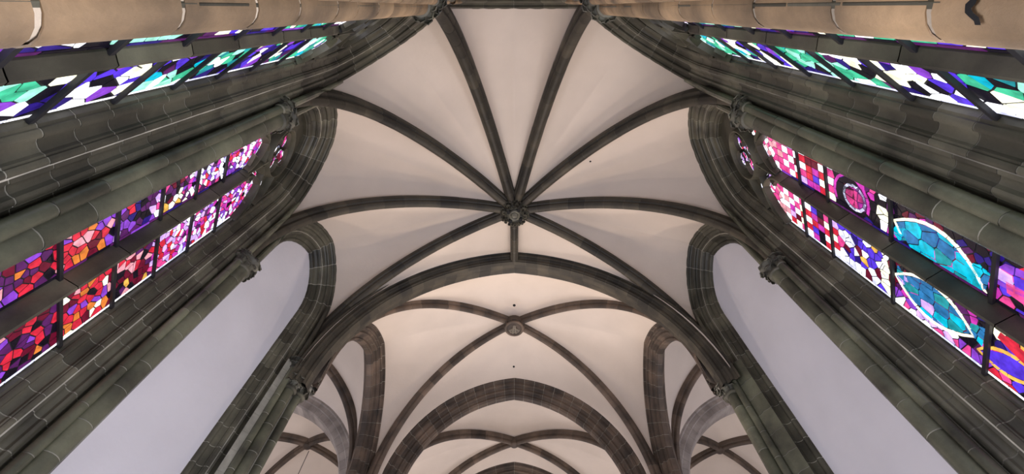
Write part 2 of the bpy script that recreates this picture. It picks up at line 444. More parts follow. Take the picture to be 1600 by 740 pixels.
def tracery(b, root, D, mt, lw, zl, mdep=.20):
    """mullion, lancet heads with cusps, circle with four lobes and two daggers"""
    hw = b.w
    # stone plate that fills the head, made of bars
    def bar(name, pts, wd, dp, seg_name=None):
        prof = [(-wd, 0.10), (-wd, -0.02), (-wd * 0.45, -dp * 0.75), (-wd * 0.25, -dp), (wd * 0.25, -dp), (wd * 0.45, -dp * 0.75), (wd, -0.02), (wd, 0.10)]
        rows = []
        for i, p in enumerate(pts):
            a = pts[max(0, i - 1)]; c_ = pts[min(len(pts) - 1, i + 1)]
            if pts[0] == pts[-1] and i in (0, len(pts) - 1): a = pts[-2]; c_ = pts[1]
            dx, dz = c_[0] - a[0], c_[1] - a[1]; l = sqrt(dx * dx + dz * dz) or 1; nx, nz = -dz / l, dx / l
            rows.append([b.at(p[0] + nx * o, p[1] + nz * o, D + d) for o, d in prof])
        V, F = strip(rows); return mesh(name, V, F, mt, root)
    # mullion in stones
    t = b.z0 + (2.6 if b.z0 < 0 else 0)
    while t < zl:
        h = min(rnd.uniform(.75, 1.1), zl - t + 0.001)
        bar('mullion_stone', [(0, t + 0.006), (0, t + h - 0.006)], 0.095, mdep); t += h
    e = 0.25; R = lw + e; am = acos(e / R); c0 = (hw + 0.03) / 2 + 0.02
    for sd in (-1, 1):
        for s2 in (-1, 1):
            pts = [(sd * c0 + s2 * (-e + (R + .02) * cos(am * i / 8)), zl + (R + .02) * sin(am * i / 8)) for i in range(9)]
            bar('lancet_head', pts, 0.05, 0.13)
            # cusp
            cx, cz = sd * c0 + s2 * (lw * 0.62), zl + R * 0.42
            bar('cusp', [(cx + s2 * lw * .30, cz - .16), (cx + s2 * .01, cz - .03), (cx - s2 * .06, cz + .0), (cx + s2 * .0, cz + .08), (cx + s2 * .06, cz + .15)], 0.025, 0.08)
    zc = zl + 1.52; rc = 0.60
    circ = [(rc * cos(2 * pi * i / 24), zc + rc * sin(2 * pi * i / 24)) for i in range(25)]; circ[-1] = circ[0]
    bar('oculus_ring', circ, 0.055, 0.15)
    for k in range(4):
        a = pi / 4 + k * pi / 2; cx, cz = rc * .5 * cos(a), zc + rc * .5 * sin(a)
        pts = [(cx + .235 * cos(a + pi + .75 + (2 * pi - 1.5) * i / 10), cz + .235 * sin(a + pi + .75 + (2 * pi - 1.5) * i / 10)) for i in range(11)]
        bar('foil', pts, 0.024, 0.08)
    for sd in (-1, 1):
        bar('dagger_bar', [(sd * 0.05, zl + .72), (sd * 0.30, zl + .80), (sd * 0.62, zl + .62), (sd * 0.93, zl + .25), (sd * (hw - .02), zl - .1)], 0.05, 0.13)
        bar('dagger_bar', [(sd * rc, zc - .08), (sd * 0.80, zc - .24), (sd * 0.97, zc - .5), (sd * (hw - .02), zc - .85)], 0.045, 0.12)
    bar('spandrel_bar', [(0, zl + .02), (0, zl + .45), (0, zl + .88)], 0.05, 0.13)
    lob = []
    for k in range(4):
        a = pi / 4 + k * pi / 2
        lob.append(ell(rc * .5 * cos(a), zc + rc * .5 * sin(a), .215, .175, a, 12)[::1])
    for sd in (-1, 1):
        lob.append(ell(sd * 0.76, zc - .66, .27, .10, sd * -1.0, 10))
        lob.append(ell(sd * 0.24, zl + .58, .18, .07, sd * 0.95, 8))
    return lob, zc

def window(n, b, label, field, cell, seed, bars, mt, mj, motifs=(), grid=None, sill=1.2, border='white'):
    root = empty('window_%d' % n, b.at(0, 0, 0.6), label=label, category_='x') if False else empty('window_%d' % n, b.at(0, 0, 0.6), label=label, kind='structure')
    frame(b, root, mt, mj)
    D = 0.66; zl = 8.45; c0 = (b.w + 0.03) / 2 + 0.02; lw = b.w / 2 - 0.065
    b.z0 += 0
    lights = [lancet(sd * c0, lw, sill, zl, 0.25) for sd in (-1, 1)]
    lob, zc = tracery(b, root, D, mt, lw, zl, .11 if n in (1, 3) else .20)
    make_glass(b, root, lights + lob, field, cell, seed, D, bars, motifs, grid, border)
    # dark stone plate behind the tracery and sill wall below
    pts = [(-b.w - .02, sill - .1)] + [(b.w + .02, sill - .1)] + [(b.edge(.02, b.zs + (b.apex(.02) - b.zs) * i / 10), b.zs + (b.apex(.02) - b.zs) * i / 10) for i in range(11)]
    pts += [(-b.edge(.02, b.zs + (b.apex(.02) - b.zs) * i / 10), b.zs + (b.apex(.02) - b.zs) * i / 10) for i in range(9, -1, -1)]
    k = len(pts)
    mesh('tracery_plate', [b.at(x, z, D + .02) for x, z in pts] + [b.at(x, z, D + .12) for x, z in pts],
         [tuple(range(k)), tuple(range(k, 2 * k))] + [(i, (i + 1) % k, (i + 1) % k + k, i + k) for i in range(k)], mt, root, smooth=0)
    V, F = box(b.at(0, (sill + FL) / 2, D + .02), 2 * b.w + .1, .2, sill - FL, b.u, b.n, ZUP)
    mesh('sill_wall', V, F, mt, root, smooth=0)
    V, F = box(b.at(0, sill - .03, D - .12), 2 * b.w + .04, .34, .10, b.u, b.n, ZUP)
    mesh('sill', V, F, mt, root, smooth=0)
    return root

# ------------------------------------------------------------------ colour plans of the windows
def f_green(x, z, r, li):
    k = sin(z * 2.1 + x * 3.0 + li) + 0.4 * sin(z * 5 - x * 6)
    if k > 0.85: return pick(r, [('mint', 5), ('green', 5), ('white', 2), ('teal', 2), ('black', 1)])
    if k > 0.3: return pick(r, [('green', 5), ('teal', 2), ('mint', 3), ('black', 2), ('cyan', 1)])
    if k > -0.2: return pick(r, [('black', 5), ('deep', 2), ('green', 1), ('cream', 2), ('plum', 1)])
    if k > -0.75: return pick(r, [('blue', 4), ('deep', 2), ('black', 2), ('cream', 3), ('violet', 1), ('white', 2)])
    return pick(r, [('white', 4), ('cream', 3), ('blue', 3), ('violet', 2), ('black', 3)])
def f_redl(x, z, r, li):
    if li >= 2: return pick(r, [('pink', 4), ('magenta', 2), ('white', 3), ('wine', 3), ('black', 2), ('lilac', 1)])
    if z > 6.75: return pick(r, [('lilac', 4), ('white', 6), ('magenta', 4), ('pink', 3), ('violet', 3), ('plum', 2), ('red', 1.4), ('pale', 3), ('black', 1)])
    if z > 6.05: return pick(r, [('wine', 3), ('white', 2), ('cream', 1.4), ('plum', 3), ('black', 2), ('amber', .8), ('pink', 1.4), ('violet', 1)]) if li == 0 else pick(r, [('white', 4), ('lilac', 4), ('pink', 3), ('red', 2), ('amber', 1.5), ('magenta', 2)])
    if z > 5.2: return pick(r, [('violet', 4), ('plum', 4), ('deep', 2), ('black', 3), ('lilac', 1), ('red', 1.2)]) if li == 0 else pick(r, [('wine', 5), ('rose', 2.4), ('black', 2), ('amber', .4), ('plum', 2), ('red', 2)])
    if z > 4.4: return pick(r, [('red', 6), ('rose', 2), ('cream', 1.6), ('violet', 2), ('wine', 2), ('orange', 1.4), ('black', 1)])
    if z > 3.6: return pick(r, [('plum', 4), ('violet', 2), ('red', 2.4), ('orange', .7), ('black', 3), ('wine', 3), ('rose', 1)])
    return pick(r, [('wine', 3), ('red', 3), ('orange', .7), ('plum', 3), ('rose', 1), ('black', 3), ('violet', 2)])
def f_redr(x, z, r, li):
    if li >= 2: return pick(r, [('pink', 4), ('red', 2), ('lilac', 2), ('white', 2), ('violet', 2), ('black', 2)])
    if z > 8.3: return pick(r, [('pink', 3), ('rose', 3), ('white', 2)])
    if z > 6.7:
        q = (int((x + 5) / 0.15) + int(z / 0.19)) % 2
        if 7.15 < z < 7.6: return pick(r, [('wine', 3), ('blue', 2), ('black', 3), ('red', 2), ('magenta', 2)])
        return pick(r, [('white', 5), ('cream', 1), ('lilac', 1)]) if q else pick(r, [('red', 4), ('pink', 4), ('magenta', 1), ('wine', 2)])
    if z > 5.75: return pick(r, [('black', 6), ('plum', 3), ('magenta', 2), ('pink', 1.3), ('deep', 2), ('wine', 2)]) if li == 0 else pick(r, [('white', 4), ('blue', 5), ('deep', 2), ('amber', 1), ('pale', 2), ('wine', 1)])
    if z > 5.58: return pick(r, [('cream', 4), ('white', 3), ('black', 1)])
    if z > 4.05:
        if li == 1 and x > 0.82: return pick(r, [('violet', 3), ('lilac', 3), ('pink', 2), ('white', 2)])
        return pick(r, [('black', 6), ('plum', 3), ('wine', 3), ('magenta', 1.4), ('deep', 1)])
    if z > 3.92: return 'cream'
    return pick(r, [('blue', 4), ('pink', 3), ('deep', 3), ('black', 2), ('red', 2), ('pale', 1), ('amber', .6)])

# ------------------------------------------------------------------ side walls of the choir
bays = {}
for tag_, PP in (('L', PL), ('R', PR)):
    bays['AB' + tag_] = Bay(PP['A'], PP['B'])
    bays['BC' + tag_] = Bay(PP['B'], PP['C'])
    bays['CD' + tag_] = Bay(PP['C'], PP['D'])
bays['AA'] = Bay(PL['A'], PR['A'])

BAR = [(z, 0.05) for z in (2.75, 3.58, 4.42, 5.26, 6.10, 6.94, 7.76)]
window(1, bays['ABL'], 'left window of green, blue and white stained glass, nearest the viewer', f_green, lambda z: 0.15, 11, BAR, M_DARK, M_MORTD)
window(2, bays['BCL'], 'left window of red and purple stained glass with small shapes', f_redl, lambda z: 0.085 if z > 6.3 else 0.105, 12, BAR, M_DARK, M_MORTD)
window(3, bays['ABR'], 'right window of green, blue and white stained glass, nearest the viewer', f_green, lambda z: 0.15, 23, BAR, M_DARK, M_MORTD)
fish = lambda x, z, r: pick(r, [('cyan', 5), ('sky', 4), ('teal', 1)])
fish2 = lambda x, z, r: pick(r, [('cyan', 3), ('sky', 5), ('teal', 3), ('lilac', .5)])
red_ = lambda x, z, r: pick(r, [('red', 2), ('pink', 4)])
def hull(p):
    p = sorted(p)
    def half(q):
        h = []
        for a in q:
            while len(h) > 1 and (h[-1][0] - h[-2][0]) * (a[1] - h[-2][1]) - (h[-1][1] - h[-2][1]) * (a[0] - h[-2][0]) <= 0: h.pop()
            h.append(a)
        return h
    return half(p)[:-1] + half(p[::-1])[:-1]
def vesica(cx, cz, L, W, rot, n=9):
    P = []
    for sd in (1, -1):
        for i in range(n): t = -1 + 2 * i / n; P.append((sd * t * L, sd * W * (1 - t * t)))
    cr, sr = cos(rot), sin(rot)
    return [(cx + a * cr - b_ * sr, cz + a * sr + b_ * cr) for a, b_ in P]
MOT = [(0, vesica(-0.30, 4.80, .66, .34, pi / 2 + .22), .17, fish, 'cream'),
       (0, hull([(-.43, 4.40), (-.50, 4.22), (-.44, 4.08), (-.19, 4.12), (-.08, 4.23), (-.14, 4.36)]), .14, fish, None),
       (0, hull([(-.25, 5.53), (-.40, 5.44), (-.45, 5.25), (-.22, 5.25), (-.14, 5.40)]), .13, fish, None),
       (1, vesica(0.58, 4.85, .60, .30, pi / 2 + .10), .15, fish2, 'cream'),
       (1, hull([(.72, 4.10), (.38, 4.08), (.45, 4.28), (.62, 4.30)]), .13, fish2, None),
       (1, hull([(.30, 5.44), (.55, 5.46), (.62, 5.30), (.48, 5.22)]), .13, fish2, None),
       (0, ell(-0.42, 6.36, .36, .36, 0, 16), .34, lambda x, z, r: pick(r, [('black', 6), ('plum', 2)]), 'magenta'),
       (0, ell(-.45, 6.28, .19, .21, 0, 12), .15, lambda x, z, r: pick(r, [('pink', 3), ('magenta', 2)]), 'pale'),
       (0, hull([(-.70, 3.95), (-.60, 4.02), (-.36, 4.03), (-.42, 3.1), (-.80, 3.1)]), .14, lambda x, z, r: pick(r, [('violet', 3), ('blue', 2), ('lilac', 2)]), None),
       (0, hull([(-.48, 3.93), (-.50, 3.2), (-.2, 3.2), (-.32, 3.9)]), .5, red_, None),
       (1, vesica(0.70, 3.78, .36, .14, 1.3), .6, lambda x, z, r: 'blue', 'amber'),
       (1, hull([(.28, 3.92), (.40, 3.95), (.62, 3.4), (.40, 3.3)]), .5, lambda x, z, r: 'red', None)]
window(4, bays['BCR'], 'right window of pink and blue stained glass with two turquoise fish shapes', f_redr,
       lambda z: 0.115, 34, [(z, 0.05) for z in (2.7, 4.02, 5.50, 6.92, 7.74)], M_DARK, M_MORTD, motifs=MOT,
       grid=lambda z: (0.15, 0.19) if 6.7 < z < 8.6 else ((0.12, 0.13) if 5.56 < z < 5.7 or 3.9 < z < 4.05 else None))
window(5, bays['AA'], 'end window of pale stained glass directly above the viewer', lambda x, z, r, li: pick(r, [('white', 2), ('pale', 3), ('lilac', 2), ('blue', 2), ('mint', 1)]), lambda z: 0.4, 45, BAR[:3], M_DARK, M_MORTD, sill=-0.9)

# blind bays
for tag_, lab in (('L', 'left'), ('R', 'right')):
    b = bays['CD' + tag_]
    root = empty('wall_' + lab, b.at(0, FL, .3), label='tall white plastered blind wall panel under a dark moulded stone arch on the %s' % lab, kind='structure')
    frame(b, root, M_DARK, M_MORTAR)
    pts = [(-b.w - .1, FL), (b.w + .1, FL)] + [(b.edge(.1, b.zs + (b.apex(.1) - b.zs) * i / 12), b.zs + (b.apex(.1) - b.zs) * i / 12) for i in range(13)]
    pts += [(-b.edge(.1, b.zs + (b.apex(.1) - b.zs) * i / 12), b.zs + (b.apex(.1) - b.zs) * i / 12) for i in range(11, -1, -1)]
    k = len(pts)
    mesh('plaster_panel', [b.at(x, z, .60) for x, z in pts] + [b.at(x, z, .75) for x, z in pts],
         [tuple(range(k)), tuple(range(k, 2 * k))] + [(i, (i + 1) % k, (i + 1) % k + k, i + k) for i in range(k)], M_WHITE, root, smooth=0)

# ------------------------------------------------------------------ piers with shafts and leaf capitals
def drum(c, r, z0, z1, n, rec=0.003, gap=0.007):
    c = Vector(c)
    rows = [[c + Vector((rr * cos(2 * pi * k / n), rr * sin(2 * pi * k / n), z)) for k in range(n)] for rr, z in ((r - rec * 1.8, z0 + gap), (r, z0 + gap), (r, z1 - gap), (r - rec * 1.8, z1 - gap))]
    return strip(rows, True)
def shaft(root, p, r, z0, z1, mt, mj, n=20, step=0.6, name='shaft'):
    c = V2(p)
    rows = [[c + Vector(((r - .003) * cos(2 * pi * k / n), (r - .010) * sin(2 * pi * k / n), z)) for k in range(n)] for z in (z0, z1)]
    V, F = strip(rows, True); core = mesh(name, V, F, mj, root)
    z = z0
    while z < z1 - .01:
        h = step * rnd.uniform(.75, 1.2)
        if z + h > z1 - step * .4: h = z1 - z
        V, F = drum(c, r + rnd.uniform(0, .004), z, z + h, n, gap=.013 if mj is M_MORTNEAR else .007); mesh('shaft_stone', V, F, mt, core); z += h
    return core
leaf_cache = {}
def leaf_mesh(s):
    """curled gothic leaf, local: x outwards, z up, lumpy lobed tip"""
    key = round(s, 3)
    if key in leaf_cache: return leaf_cache[key]
    V = []; F = []; nu, nv = 7, 5
    for i in range(nu):
        u = i / (nu - 1)
        a = u * 2.6
        cx = 0.02 + 0.55 * u - 0.10 * sin(u * 3) + (0.16 * sin(max(0, u - .6) * 4)); cz = 0.95 * sin(u * 1.9) - (0.45 * max(0, u - .65) * 2)
        wdt = 0.34 * (0.55 + 0.6 * sin(u * 2.6)) * (1.18 if i % 2 else 0.86)
        for j in range(nv):
            v = (j / (nv - 1) - .5) * 2
            V.append(((cx - 0.13 * v * v + (0.06 if j % 2 == 0 else 0)) * s, v * wdt * s, (cz - .05 * abs(v)) * s))
    for i in range(nu - 1):
        for j in range(nv - 1):
            a = i * nv + j; F.append((a, a + 1, a + nv + 1, a + nv))
    n0 = len(V)
    V += [(x - 0.07 * s, y * .9, z - .07 * s) for x, y, z in V[:n0]]
    F += [tuple(n0 + q for q in f[::-1]) for f in F]
    edge = [j for j in range(nv)] + [i * nv + nv - 1 for i in range(1, nu)] + [(nu - 1) * nv + j for j in range(nv - 2, -1, -1)] + [i * nv for i in range(nu - 2, 0, -1)]
    for q in range(len(edge)): a, b_ = edge[q], edge[(q + 1) % len(edge)]; F.append((a, b_, b_ + n0, a + n0))
    me = bpy.data.meshes.new('leaf'); me.from_pydata(V, [], F); me.materials.append(M_CARVE); me.shade_smooth()
    leaf_cache[key] = me; return me
def capital(root, p, r, z, s=0.30, mt=None, leaves=True):
    mt = mt or M_CARVE; c = V2(p)
    h = s
    V, F = lathe((c.x, c.y, z - h), [(r * 1.0, -.03), (r * 1.28, -.015), (r * 1.28, .015), (r * 1.05, .03), (r * 1.08, h * .4), (r * 1.3, h * .72), (r * 1.62, h * .86), (r * 1.66, h * .97), (r * 1.5, h * 1.04), (r * 1.0, h * 1.08)], 16)
    cap = mesh('capital', V, F, mt, root)
    if leaves:
        for row, (k_, zz, ls, rr) in enumerate(((7, -h * .92, h * .52, r * .95), (7, -h * .52, h * .60, r * 1.0))):
            for q in range(k_):
                a = 2 * pi * (q + .5 * row) / k_
                o = bpy.data.objects.new('leaf', leaf_mesh(ls)); COL.objects.link(o); o.parent = cap
                base = Vector((0, 0, 0)); pp = root
                while pp is not None: base += pp.location; pp = pp.parent
                o.location = Vector((c.x + rr * cos(a), c.y + rr * sin(a), z + zz)) - base
                o.rotation_euler = (rnd.uniform(-.12, .12), rnd.uniform(-.1, .2), a + rnd.uniform(-.1, .1))
    return cap

def pier(key, P, dirs, label, mt, mj, small=True, ztop=8.0, rmain=0.15):
    """P plan point; dirs = unit vectors along the two adjoining walls, inward vector derived"""
    c = V2(P); inw = (KEY - c).normalized()
    if key == 'A': c = c + Vector((-.02 if c.x < 0 else .02, -.15, 0)); inw = Vector((0, 1, 0)); dirs = dirs[1:]
    root = empty('wall_pier', (c.x, c.y, FL), label=label, cat='pier', group='shafted piers of the choir wall')
    m_ = c + inw * 0.05
    shaft(root, (m_.x, m_.y), rmain, FL, ztop - .30, mt, mj)
    capital(root, (m_.x, m_.y), rmain, ztop, .32)
    for d in dirs:
        q = c + d * (0.20 if key != 'A' else .21) - inw * (0.05 if key != 'A' else .04)
        shaft(root, (q.x, q.y), 0.075, FL, ztop - .30, mt, mj, n=14, step=.7, name='side_shaft')
        capital(root, (q.x, q.y), 0.075, ztop + .0, .28)
        # wall rib continuing the little shaft up to where the wall arch starts bending
        V, F = tube([(q.x, q.y, ztop), (q.x, q.y, 9.3), ((q + d * .03).x, (q + d * .03).y, 9.9), ((q + d * .13).x, (q + d * .13).y, 10.5)], [.07, .065, .06, .04], 10)
        mesh('springer_roll', V, F, mt, root)
    # solid back of the pier, hidden between the jambs
    V, F = lathe((c - inw * (.46 if key != 'A' else .62)).to_tuple(), [(.40, FL), (.40, 10.2), (.25, 11.5)], 8)
    mesh('pier_core', V, F, M_MORTD, root)
    # tas-de-charge: block above the capitals from which the ribs grow
    return root
def chip(sx):
    c = Vector((sx * 1.438, -.026, 0)); P = []; n = 13; r = .134
    for sg in (1, -1):
        for i in range(n + 1):
            a = (-.55 + 1.1 * i / n) * sg; wdt = .004 + .012 * (1 - abs(a) / 1.2) * rnd.uniform(.3, 1.6)
            P.append(c + Vector((-sx * cos(a) * r, sin(a) * r, 1.40 + .018 * sin(a * 9) + sg * wdt)))
    k = n + 1; V = P[:k] + P[k:][::-1]
    return V, [(i, i + 1, k + i + 1, k + i) for i in range(n)]
def uv(a, b_): return (V2(b_) - V2(a)).normalized()
for tag_, PP, lab in (('L', PL, 'left'), ('R', PR, 'right')):
    pa_ = None
    oth = PR if tag_ == 'L' else PL
    pa_ = pier('A', PP['A'], [uv(PP['A'], PP['B']), uv(PP['A'], oth['A'])], 'pale buff stone pier with a thick round shaft along the top %s edge' % lab, M_NEAR, M_MORTNEAR, rmain=.13)
    if tag_ == 'R': V, F = chip(1); mesh('broken_joint', V, F, M_HOLE, pa_)
    pier('B', PP['B'], [uv(PP['B'], PP['A']), uv(PP['B'], PP['C'])], 'greenish grey shafted pier between the green and the red glass windows on the %s' % lab, M_SHAFT, M_MORTAR)
    pier('C', PP['C'], [uv(PP['C'], PP['B']), uv(PP['C'], PP['D'])], 'dark stone pier with twin leaf capitals between red window and white panel on the %s' % lab, M_SHAFT, M_MORTAR)

# ------------------------------------------------------------------ ribs
RIBP = [(-.135, .34), (-.135, .20), (-.115, .165), (-.075, .15), (-.085, .10), (-.08, .055), (-.045, .015), (-.02, 0), (.02, 0), (.045, .015), (.08, .055), (.085, .10), (.075, .15), (.115, .165), (.135, .20), (.135, .34)]
class Rib:
    def __init__(s, cap, zc, key, zk, zl=0.4, pw=2.05, wscale=1.06, r0=0.0):
        s.c = V2(cap); s.k = V2(key); d = s.c - s.k; s.L = d.length; s.d = d / s.L; s.l = Vector((-s.d.y, s.d.x, 0))
        s.zc = zc; s.zl = zc + zl; s.h = zk - s.zl; s.p = pw; s.w = wscale; s.r0 = r0
        s.st = zl / (zl + 1.3 * s.h)
    def rz(s, t):
        if t < s.st: return s.L, s.zc + (s.zl - s.zc) * t / s.st
        a = (t - s.st) / (1 - s.st) * (pi / 2); q = 2 / s.p
        return s.L * max(0, cos(a)) ** q, s.zl + s.h * max(0, sin(a)) ** q
    def tan(s, t):
        a = s.rz(max(0, t - .01)); b_ = s.rz(min(1, t + .01)); dx, dz = b_[0] - a[0], b_[1] - a[1]; l = sqrt(dx * dx + dz * dz)
        return dx / l, dz / l
    def pos(s, lat, h, t):
        r, z = s.rz(t); tx, tz = s.tan(t)
        nx, nz = tz, -tx          # outward (away from the room)
        if t >= .999: nx, nz = 0, 1
        p = s.k + s.d * (r + nx * h) + s.l * (lat * s.w) + ZUP * (z + nz * h); return p
    def web(s, t, h=.26): return s.pos(0, h, t)
    def joints(s, step, tend=1.0):
        # equal arc length joints
        N = 200; L = [0]; prev = s.rz(0)
        for i in range(1, N + 1):
            q = s.rz(i / N * tend); L.append(L[-1] + sqrt((q[0] - prev[0]) ** 2 + (q[1] - prev[1]) ** 2)); prev = q
        k = max(3, round(L[-1] / step)); J = [0.0]; i = 0
        for q in range(1, k):
            tgt = L[-1] * (q + rnd.uniform(-.12, .12)) / k
            while L[i] < tgt: i += 1
            J.append(i / N * tend)
        return J + [tend]
    def build(s, label, mt=None, mj=None, tend=.985, step=.55, group=None, prof=RIBP):
        root = empty('vault_rib', s.pos(0, 0, 0).to_tuple(), label=label, cat='rib', group=group or 'stone ribs of the vaults')
        sweep('rib_core', 'rib_stone', s.pos, prof, s.joints(step, tend), mt or M_RIB, M_MORTR, root, lambda a, b_: 3, flip=1, gap=0.0007)
        return root
ribs = {}
for tag_, PP, lab in (('L', PL, 'left'), ('R', PR, 'right')):
    for k_, desc in (('A', 'steep dark rib rising from the top %s corner pier to the large boss'),
                     ('B', 'dark rib curving from the pier between the windows on the %s to the large boss'),
                     ('C', 'dark rib running level from the %s pier beside the white panel to the large boss'),
                     ('D', 'dark rib climbing beside the wide stone arch from the %s pier to the large boss')):
        zc = 8.0 if k_ != 'D' else 7.8
        r = Rib(PP[k_], zc, (KEY.x, KEY.y), 12.88, wscale=1.25)
        ribs[k_ + tag_] = r; r.build(desc % lab)

# ------------------------------------------------------------------ vault webs
def cell(name, A, B, W, apexW, keyw, label, mt=M_WEB, N=26, K=14, bulge=0.30, camA=None, zr=None):
    """A,B ribs; W(side, f) wall-arch curve for height fraction f (0 springing, 1 apex); side -1 next to A, +1 next to B"""
    rows = []
    for sd, R in ((-1, A), (1, B)):
        z0 = R.web(0).z; z1 = R.web(1).z; grid = []
        for i in range(N + 1):
            t = 1 - (1 - i / N) ** 1.3
            a = R.web(t); f = (a.z - z0) / (z1 - z0); wv = W(sd, min(1, max(0, f)))
            row = []
            for j in range(K + 1):
                v = j / K; p = a.lerp(wv, v)
                p.z += bulge * 4 * v * (1 - v) * f * f * (1.0 + 0.6 * (1 - v))
                row.append(p)
            grid.append(row)
        rows.append(grid)
    V, F = strip(rows[0]); mb = MB().add((V, F)).add(strip(rows[1]))
    o = mesh(name, mb.V, mb.F, mt, None, smooth=0, label=label, kind='structure')
    bm = bmesh.new(); bm.from_mesh(o.data); bmesh.ops.remove_doubles(bm, verts=bm.verts, dist=.004)
    bnd = set(v for e in bm.edges if e.is_boundary for v in e.verts); inner = [v for v in bm.verts if v not in bnd]
    for _ in range(8): bmesh.ops.smooth_vert(bm, verts=inner, factor=.5, use_axis_x=True, use_axis_y=True, use_axis_z=True)
    bmesh.ops.recalc_face_normals(bm, faces=bm.faces); bm.to_mesh(o.data); bm.free(); o.data.shade_smooth()
    WEBS.append(o)
    return o
WEBS = []
def wall_curve(b, o=.58, d=.10, z0=8.0):
    za = b.apex(o)
    def W(sd, f):
        z = z0 + (za - z0) * f; x = b.edge(o, z) if f < 1 else 0
        # ease towards the cap
        return b.at(sd * x, z, d)
    return W
def cells(bay, A, B, label): cell('ceiling', ribs[A], ribs[B], wall_curve(bays[bay]), None, None, label)
for t_, lab in (('L', 'left'), ('R', 'right')):
    cells('AB' + t_, 'A' + t_, 'B' + t_, 'white plaster vault cell over the green glass window on the %s' % lab)
    cells('BC' + t_, 'B' + t_, 'C' + t_, 'white plaster vault cell over the red glass window on the %s' % lab)
    cells('CD' + t_, 'C' + t_, 'D' + t_, 'white plaster vault cell over the blind wall panel on the %s' % lab)
cell('ceiling', ribs['AL'], ribs['AR'], wall_curve(bays['AA']), None, None, 'white plaster vault cell above the end window at the top of the picture')

# ------------------------------------------------------------------ transverse arches
class Arch:
    """pointed arch in the plane y = Y (axis 'x') or x = X (axis 'y')"""
    def __init__(s, cx, e, zs, R, base, axis='x', z0=FL):
        s.cx = cx; s.e = e; s.zs = zs; s.R = R; s.base = base; s.axis = axis; s.z0 = z0
        s.Lj = zs - z0; s.La = R * acos(e / R)
        s.w = R - e
    def pt(s, h, z, d):
        return Vector((s.cx + h, s.base + d, z)) if s.axis == 'x' else Vector((s.base + d, s.cx + h, z))
    def path(s, side):
        def pos(o, d, t):
            if t <= s.Lj: return s.pt(side * (s.w + o), s.z0 + t, d)
            f = (t - s.Lj) / s.La; R = s.R + o; th = f * acos(s.e / R)
            return s.pt(side * (-s.e + R * cos(th)), s.zs + R * sin(th), d)
        return pos
    def edge(s, o, z):
        if z <= s.zs: return s.w + o
        R = s.R + o; q = R * R - (z - s.zs) ** 2
        return max(0.0, -s.e + sqrt(max(q, s.e * s.e)))
    def apex(s, o): return s.zs + sqrt((s.R + o) ** 2 - s.e ** 2)
    def joints(s, step, off=0.0, t0=0.0):
        J = [t0]; t = t0 + step * (1 - off)
        while t < s.Lj - step * .4: J.append(t); t += step * rnd.uniform(.88, 1.12)
        J.append(max(s.Lj, t0)); k = round(s.La / step)
        return J + [s.Lj + s.La * q / k for q in range(1, k + 1)]
    def build(s, name, label, profs, mt, mj, step=.42, sides=(-1, 1), cat='arch', n=2, t0=None):
        root = empty(name, s.pt(0, FL, 0).to_tuple(), label=label, cat=cat)
        for side in sides:
            for i, (pr, fl) in enumerate(profs):
                sweep('moulding', 'moulded_stone', s.path(side), pr, s.joints(step, .5 * (i % 2), (t0 or {}).get(side, 0.0)), mt, mj, root, lambda a, b_: 1 if b_ <= s.Lj + 1e-6 else n, flip=fl)
        return root
    def W(s, o, d, z0):
        za = s.apex(o)
        def f_(sd, f):
            z = z0 + (za - z0) * f; return s.pt(sd * (s.edge(o, z) if f < 1 else 0), z, d)
        return f_

arch1 = Arch(0.0, .75, 7.63, 5.79, 8.14, 'x')
PA_near = mould((.36, -.36), (0, -.10), [('f', .05), ('h', .10), ('r', .07), ('f', .02), ('h', .10), ('r', .06), ('f', .03)], -1) + [(0, .02)]
PA_far = [(0, .02), (0, .13), (.02, .17), (.07, .20), (.14, .25), (.15, .30), (.17, .345), (.285, .41), (.34, .60), (.45, .66)]
arch1.build('transverse_arch', 'wide dark moulded stone arch across the middle below the large boss', [(PA_near, -1), (PA_far, -1)], M_RIB, M_MORTR, t0={-1: 9.23, 1: 9.23})
# cells between D ribs and arch 1, split by the short ridge rib
def W1(sd, f): return arch1.W(.28, -.34, 8.0)(sd, f)
cell('ceiling', ribs['DL'], ribs['DR'], W1, None, None, 'white plaster vault cell between the large boss and the wide arch', bulge=.12)
# short ridge rib from the boss to the arch
root = empty('ridge_rib', (0, 5.95, 12.9), label='short dark rib from the large boss down to the wide arch apex', cat='rib')
def posr(lat, h, t): return Vector((lat, 6.0 + 1.95 * t, 12.90 + .27 * t - .0 + .06 * sin(pi * t) + h))
sweep('rib_core', 'rib_stone', posr, RIBP, [0, .28, .55, .8, 1.0], M_RIB, M_MORTD, root, lambda a, b_: 2, flip=1, gap=.003)

